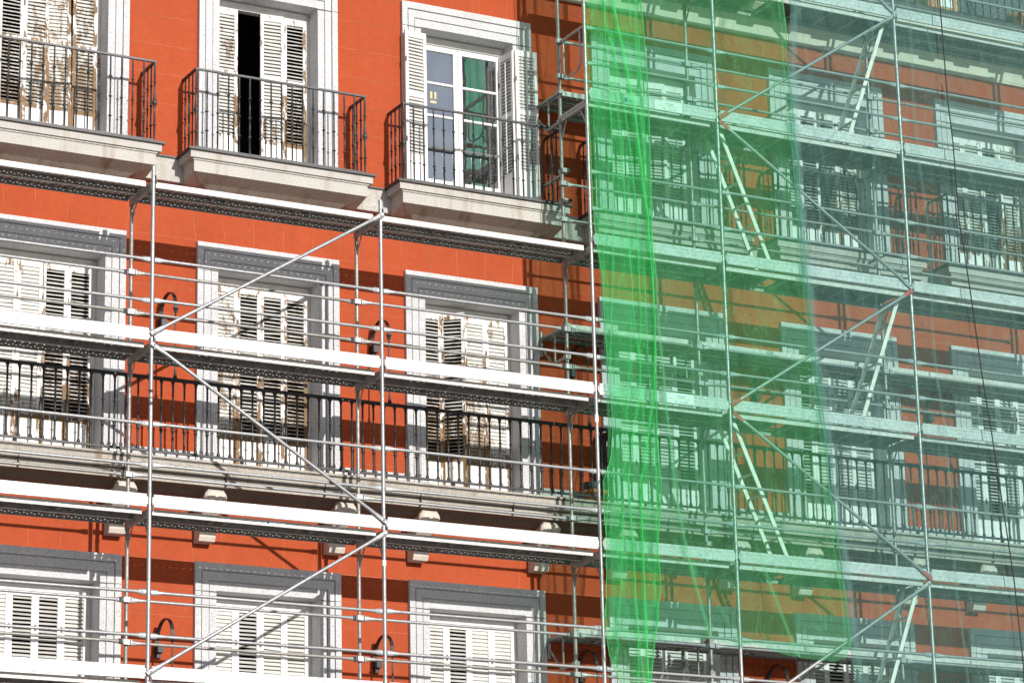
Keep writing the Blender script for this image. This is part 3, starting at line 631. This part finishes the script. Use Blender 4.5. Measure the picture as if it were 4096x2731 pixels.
# ---------------------------------------------------------------- netting
def interp(P, z):
    P = sorted(P, key=lambda p: p[1])
    if z <= P[0][1]: return P[0][0]
    for (xa, za), (xb, zb_) in zip(P[:-1], P[1:]):
        if z <= zb_: return xa+(xb-xa)*(z-za)/(zb_-za)
    return P[-1][0]
def interx(P, x):
    if x <= P[0][0]: return P[0][1]
    for (xa, za), (xb, zb_) in zip(P[:-1], P[1:]):
        if x <= xb: return za+(zb_-za)*(x-xa)/(xb-xa)
    return P[-1][1]
def h1(x, s): return math.sin(x*1.7+s)*.5+math.sin(x*3.9+s*2.1)*.3+math.sin(x*8.3+s*.7)*.2
def netmesh(name, LB, RB, ztop, zbot, nu, nv, yf, k, hem=None):
    vs = []; fs = []; ga = []
    for j in range(nv+1):
        for i in range(nu+1):
            u = i/nu; v = j/nv
            xm0, xm1 = interp(LB, ztop), interp(RB, ztop)
            x = xm0+(xm1-xm0)*u
            zb_ = zbot(interp(LB, -5)+(interp(RB, -5)-interp(LB, -5))*u) if callable(zbot) else zbot
            z = ztop+(zb_-ztop)*v; a, c_ = interp(LB, z), interp(RB, z); x = a+(c_-a)*u
            y_ = yf(x, z, u, v); vs.append((x, y_[0], z)); ga.append(y_[1])
    for j in range(nv):
        for i in range(nu): a = j*(nu+1)+i; fs.append((a, a+1, a+nu+2, a+nu+1))
    b = MB(); b.add(vs, fs, k, True); me = bpy.data.meshes.new(name); me.from_pydata(b.v, [], b.f); me.materials.append(M[k])
    me.attributes.new('gather', 'FLOAT', 'POINT').data.foreach_set('value', ga)
    me.polygons.foreach_set('use_smooth', [True]*len(b.f)); o = link(name, me)
    if hem:
        hb = MB(); g = lambda i, j: vs[j*(nu+1)+i]
        for side in hem:
            if side == 'L': pts = [g(0, j) for j in range(0, nv+1, 2)]
            if side == 'R': pts = [g(nu, j) for j in range(0, nv+1, 2)]
            if side == 'B': pts = [g(i, nv) for i in range(0, nu+1)]
            hb.sweep(pts, .0045, 'hem' if k != 'teal' else 'teal', 5)
        hb.build('hem', o)
    return o
NL = [[5.955, 8.0], [5.948, 3.328], [5.938, 2.274], [5.959, 1.241], [5.991, .224], [6.067, -.439], [6.105, -1.433], [6.141, -1.955], [6.158, -2.476], [6.108, -2.871], [5.992, -3.075], [5.987, -3.717], [6.0, -4.35], [5.94, -4.829], [6.015, -5.414], [6.19, -5.75], [6.2, -6.4]]
NR = [[6.75, 8.0], [6.794, 3.479], [6.861, 2.015], [6.834, .34], [6.842, -1.013], [6.795, -2.509], [6.833, -3.177], [6.743, -3.934], [6.779, -4.448], [6.66, -5.131], [6.58, -5.662], [6.5, -6.4]]
FOLD = [[6.15, 8.], [6.325, 3.395], [6.586, 1.971], [6.75, .339], [6.80, -.997], [6.74, -2.007], [6.5, -3.2], [6.5, -6.4]]
def ridge(x, x0, w_): return math.exp(-((x-x0)/w_)**2)
def yn(x, z, u, v):
    f = interp(FOLD, z); y = -.13+.018*h1(x*5+z*.7, 1)+.012*h1(x*11-z*1.3, 3); ga = 0
    for x0, w_, am, gg in ((f, .026+.012*math.sin(z*.8), .085, .50), (f-.16+.05*math.sin(z*.9), .018, .05, .36), (interp(NR, z)-.02, .016, .05, .42), (6.10+.16*math.sin(z*.45+1), .014, .04, .34),
                           (6.03+.45*((z+1.)%5.2)/5.2, .014, .02, .2), (6.62-.3*((z+3.)%6.1)/6.1, .016, .02, .2), (6.72+.03*math.sin(z*1.7), .016, .02, .2)):
        r_ = ridge(x, x0, w_); y -= am*r_; ga += gg*r_
    return y, min(.55, ga)
o = netmesh('debris_net', NL, NR, 6.5, -6.2, 170, 150, yn, 'green2', 'LR')
tag(o, 'loose bright green net bunched into folds, hanging narrow and longest at the left edge', 'safety net')
WB = [[5.907, -5.103], [6.724, -5.119], [7.067, -5.105], [7.511, -5.034], [7.911, -5.115], [8.09, -5.062], [8.169, -5.056], [8.458, -5.136], [8.653, -5.175], [9.036, -5.198], [9.382, -5.205], [9.56, -5.15], [9.608, -5.011]]
WR = [[9.1, 8.], [9.105, 3.907], [9.139, 3.436], [9.12, 3.024], [9.15, 2.709], [9.226, 1.392], [9.232, .684], [9.331, -1.057], [9.424, -2.232], [9.44, -2.983], [9.543, -3.715], [9.632, -4.82], [9.606, -5.2]]
WL = [[6.0, 8.], [6.03, 3.], [6.04, 0], [6.1, -2], [6.08, -5.2]]
FW = [[6.70, 8.], [6.75, 3], [6.80, 1], [6.9, -1], [7.05, -3.2], [7.25, -4.2], [7.5, -5.1]]
def yw(x, z, u, v):
    y = -.078-.025*(.5+.5*math.cos((x-8)*math.pi))+.014*h1(x*2.6+z*.8, 5)+.008*h1(z*3+x*2, 2)+.006*h1(x*9+z*5, 8); ga = 0
    L_ = [(interp(FW, z), .03, .05, .34), (interp(WR, z)-.10, .02, .03, .12), (interp(WR, z)-.02, .012, .01, .18)]
    if z < -3.6: L_ += [(8.35+.42*(-z-4.1), .028, .03, .30*min(1, (-z-3.6)/.5)), (7.25+.75*(-z-4.1), .02, .02, .22*min(1, (-z-3.6)/.5))]
    for zc in (2.1, .1, -1.9, -3.9): y += .012*math.exp(-((z-zc)/.2)**2)
    for x0, w_, am, gg in L_: r_ = ridge(x, x0, w_); y -= am*r_; ga += gg*r_
    return min(y, -.072), ga
o = netmesh('debris_net', WL, WR, 6.5, lambda x: interx(WB, x), 190, 150, yw, 'green', 'R')
tag(o, 'wide green net over the scaffold with a scalloped lower edge', 'safety net')
TL = [[9.17, 8.], [9.167, 3.918], [9.213, 3.79], [9.194, 3.676], [9.143, 3.367], [9.095, 2.809], [9.113, 1.375], [9.152, .673], [9.247, -1.066], [9.372, -2.233], [9.42, -2.983], [9.523, -3.715], [9.6, -4.822], [9.675, -5.466], [9.7, -6.4]]
TR = [[15.2, 8.], [15.2, -6.4]]
def yt_(x, z, u, v):
    y = -.09-.012*(.5+.5*math.cos((x-8)*2.1))+.02*h1(x*1.9+z*.5, 4)+.008*h1(z*2.6-x*2, 6)+.007*h1(x*8+z*4, 1); ga = 0
    for x0, w_, am, gg in ((interp(TL, z)+.07, .06, .04, .25), (10.35+.05*z, .014, .045, .22), (11.25-.03*z+.03*math.sin(z*2), .022, .05, .2), (12.6-.3*z, .02, .03, .12), (9.8-.12*z, .016, .02, .12), (13.1+.2*z, .016, .02, .12)):
        r_ = ridge(x, x0, w_); y -= am*r_; ga += gg*r_
    return min(y, -.078), ga
o = netmesh('debris_net', TL, TR, 6.5, -6.2, 220, 150, yt_, 'teal', 'L')
tag(o, 'thin blue green net covering the right hand part of the scaffold', 'safety net')
RP = [(11.66, 6.2), (11.674, 4.199), (11.693, 2.889), (11.737, 2.192), (11.752, 1.032), (11.795, .722), (11.882, -.183), (11.957, -1.077), (12.06, -1.958), (12.262, -3.947), (12.314, -5.018), (12.33, -6.4)]
b = MB(); b.sweep([(x, -.2, z) for x, z in RP], .009, 'rope', 6)
tag(b.build('rope'), 'thin dark rope hanging down in front of the blue green net', 'rope')

# ---------------------------------------------------------------- small things
def pot(name, x, y, z, r_, h_, lab, extra=None):
    b = MB(); b.lathe([(r_*.68, 0), (r_*.95, h_*.75), (r_*1.05, h_*.76), (r_*1.05, h_), (r_*.93, h_), (r_*.9, h_*.9)], 0, 0, 0, 'terra', 24); o = b.build(name, None, (x, y, z)); return tag(o, lab, 'flower pot')
p = pot('flower_pot', 6.60, 1.16, -3.145, .165, .20, 'terracotta pot topped by a dark grey planter, on the long balcony')
b = MB(); b.lathe([(.12, .20), (.15, .21), (.165, .30), (.15, .30), (.14, .27)], 0, 0, 0, 'planter', 24); b.build('planter', p)
pot('flower_pot', 13.98, .97, 4.60, .17, .32, 'round terracotta pot behind the roof terrace railing at the top right')
b = MB(); b.box(-.28, .28, -.16, .16, 0, .42, 'card'); bx_ = b.build('cardboard_box', None, (12.52, 1.0, 4.60)); tag(bx_, 'tan cardboard box with a white label behind the roof terrace railing', 'box')
b = MB(); b.box(-.05, .17, -.164, -.1605, .16, .34, 'white'); b.build('sticker', bx_)
b = MB()
for x in (-.24, -.2, -.08, .2): b.box(x-.01, x+.01, -.1635, -.161, 0, .42, 'redink')
b.box(-.28, .28, -.1625, -.161, .36, .38, 'redink'); b.build('tape_strip', bx_)
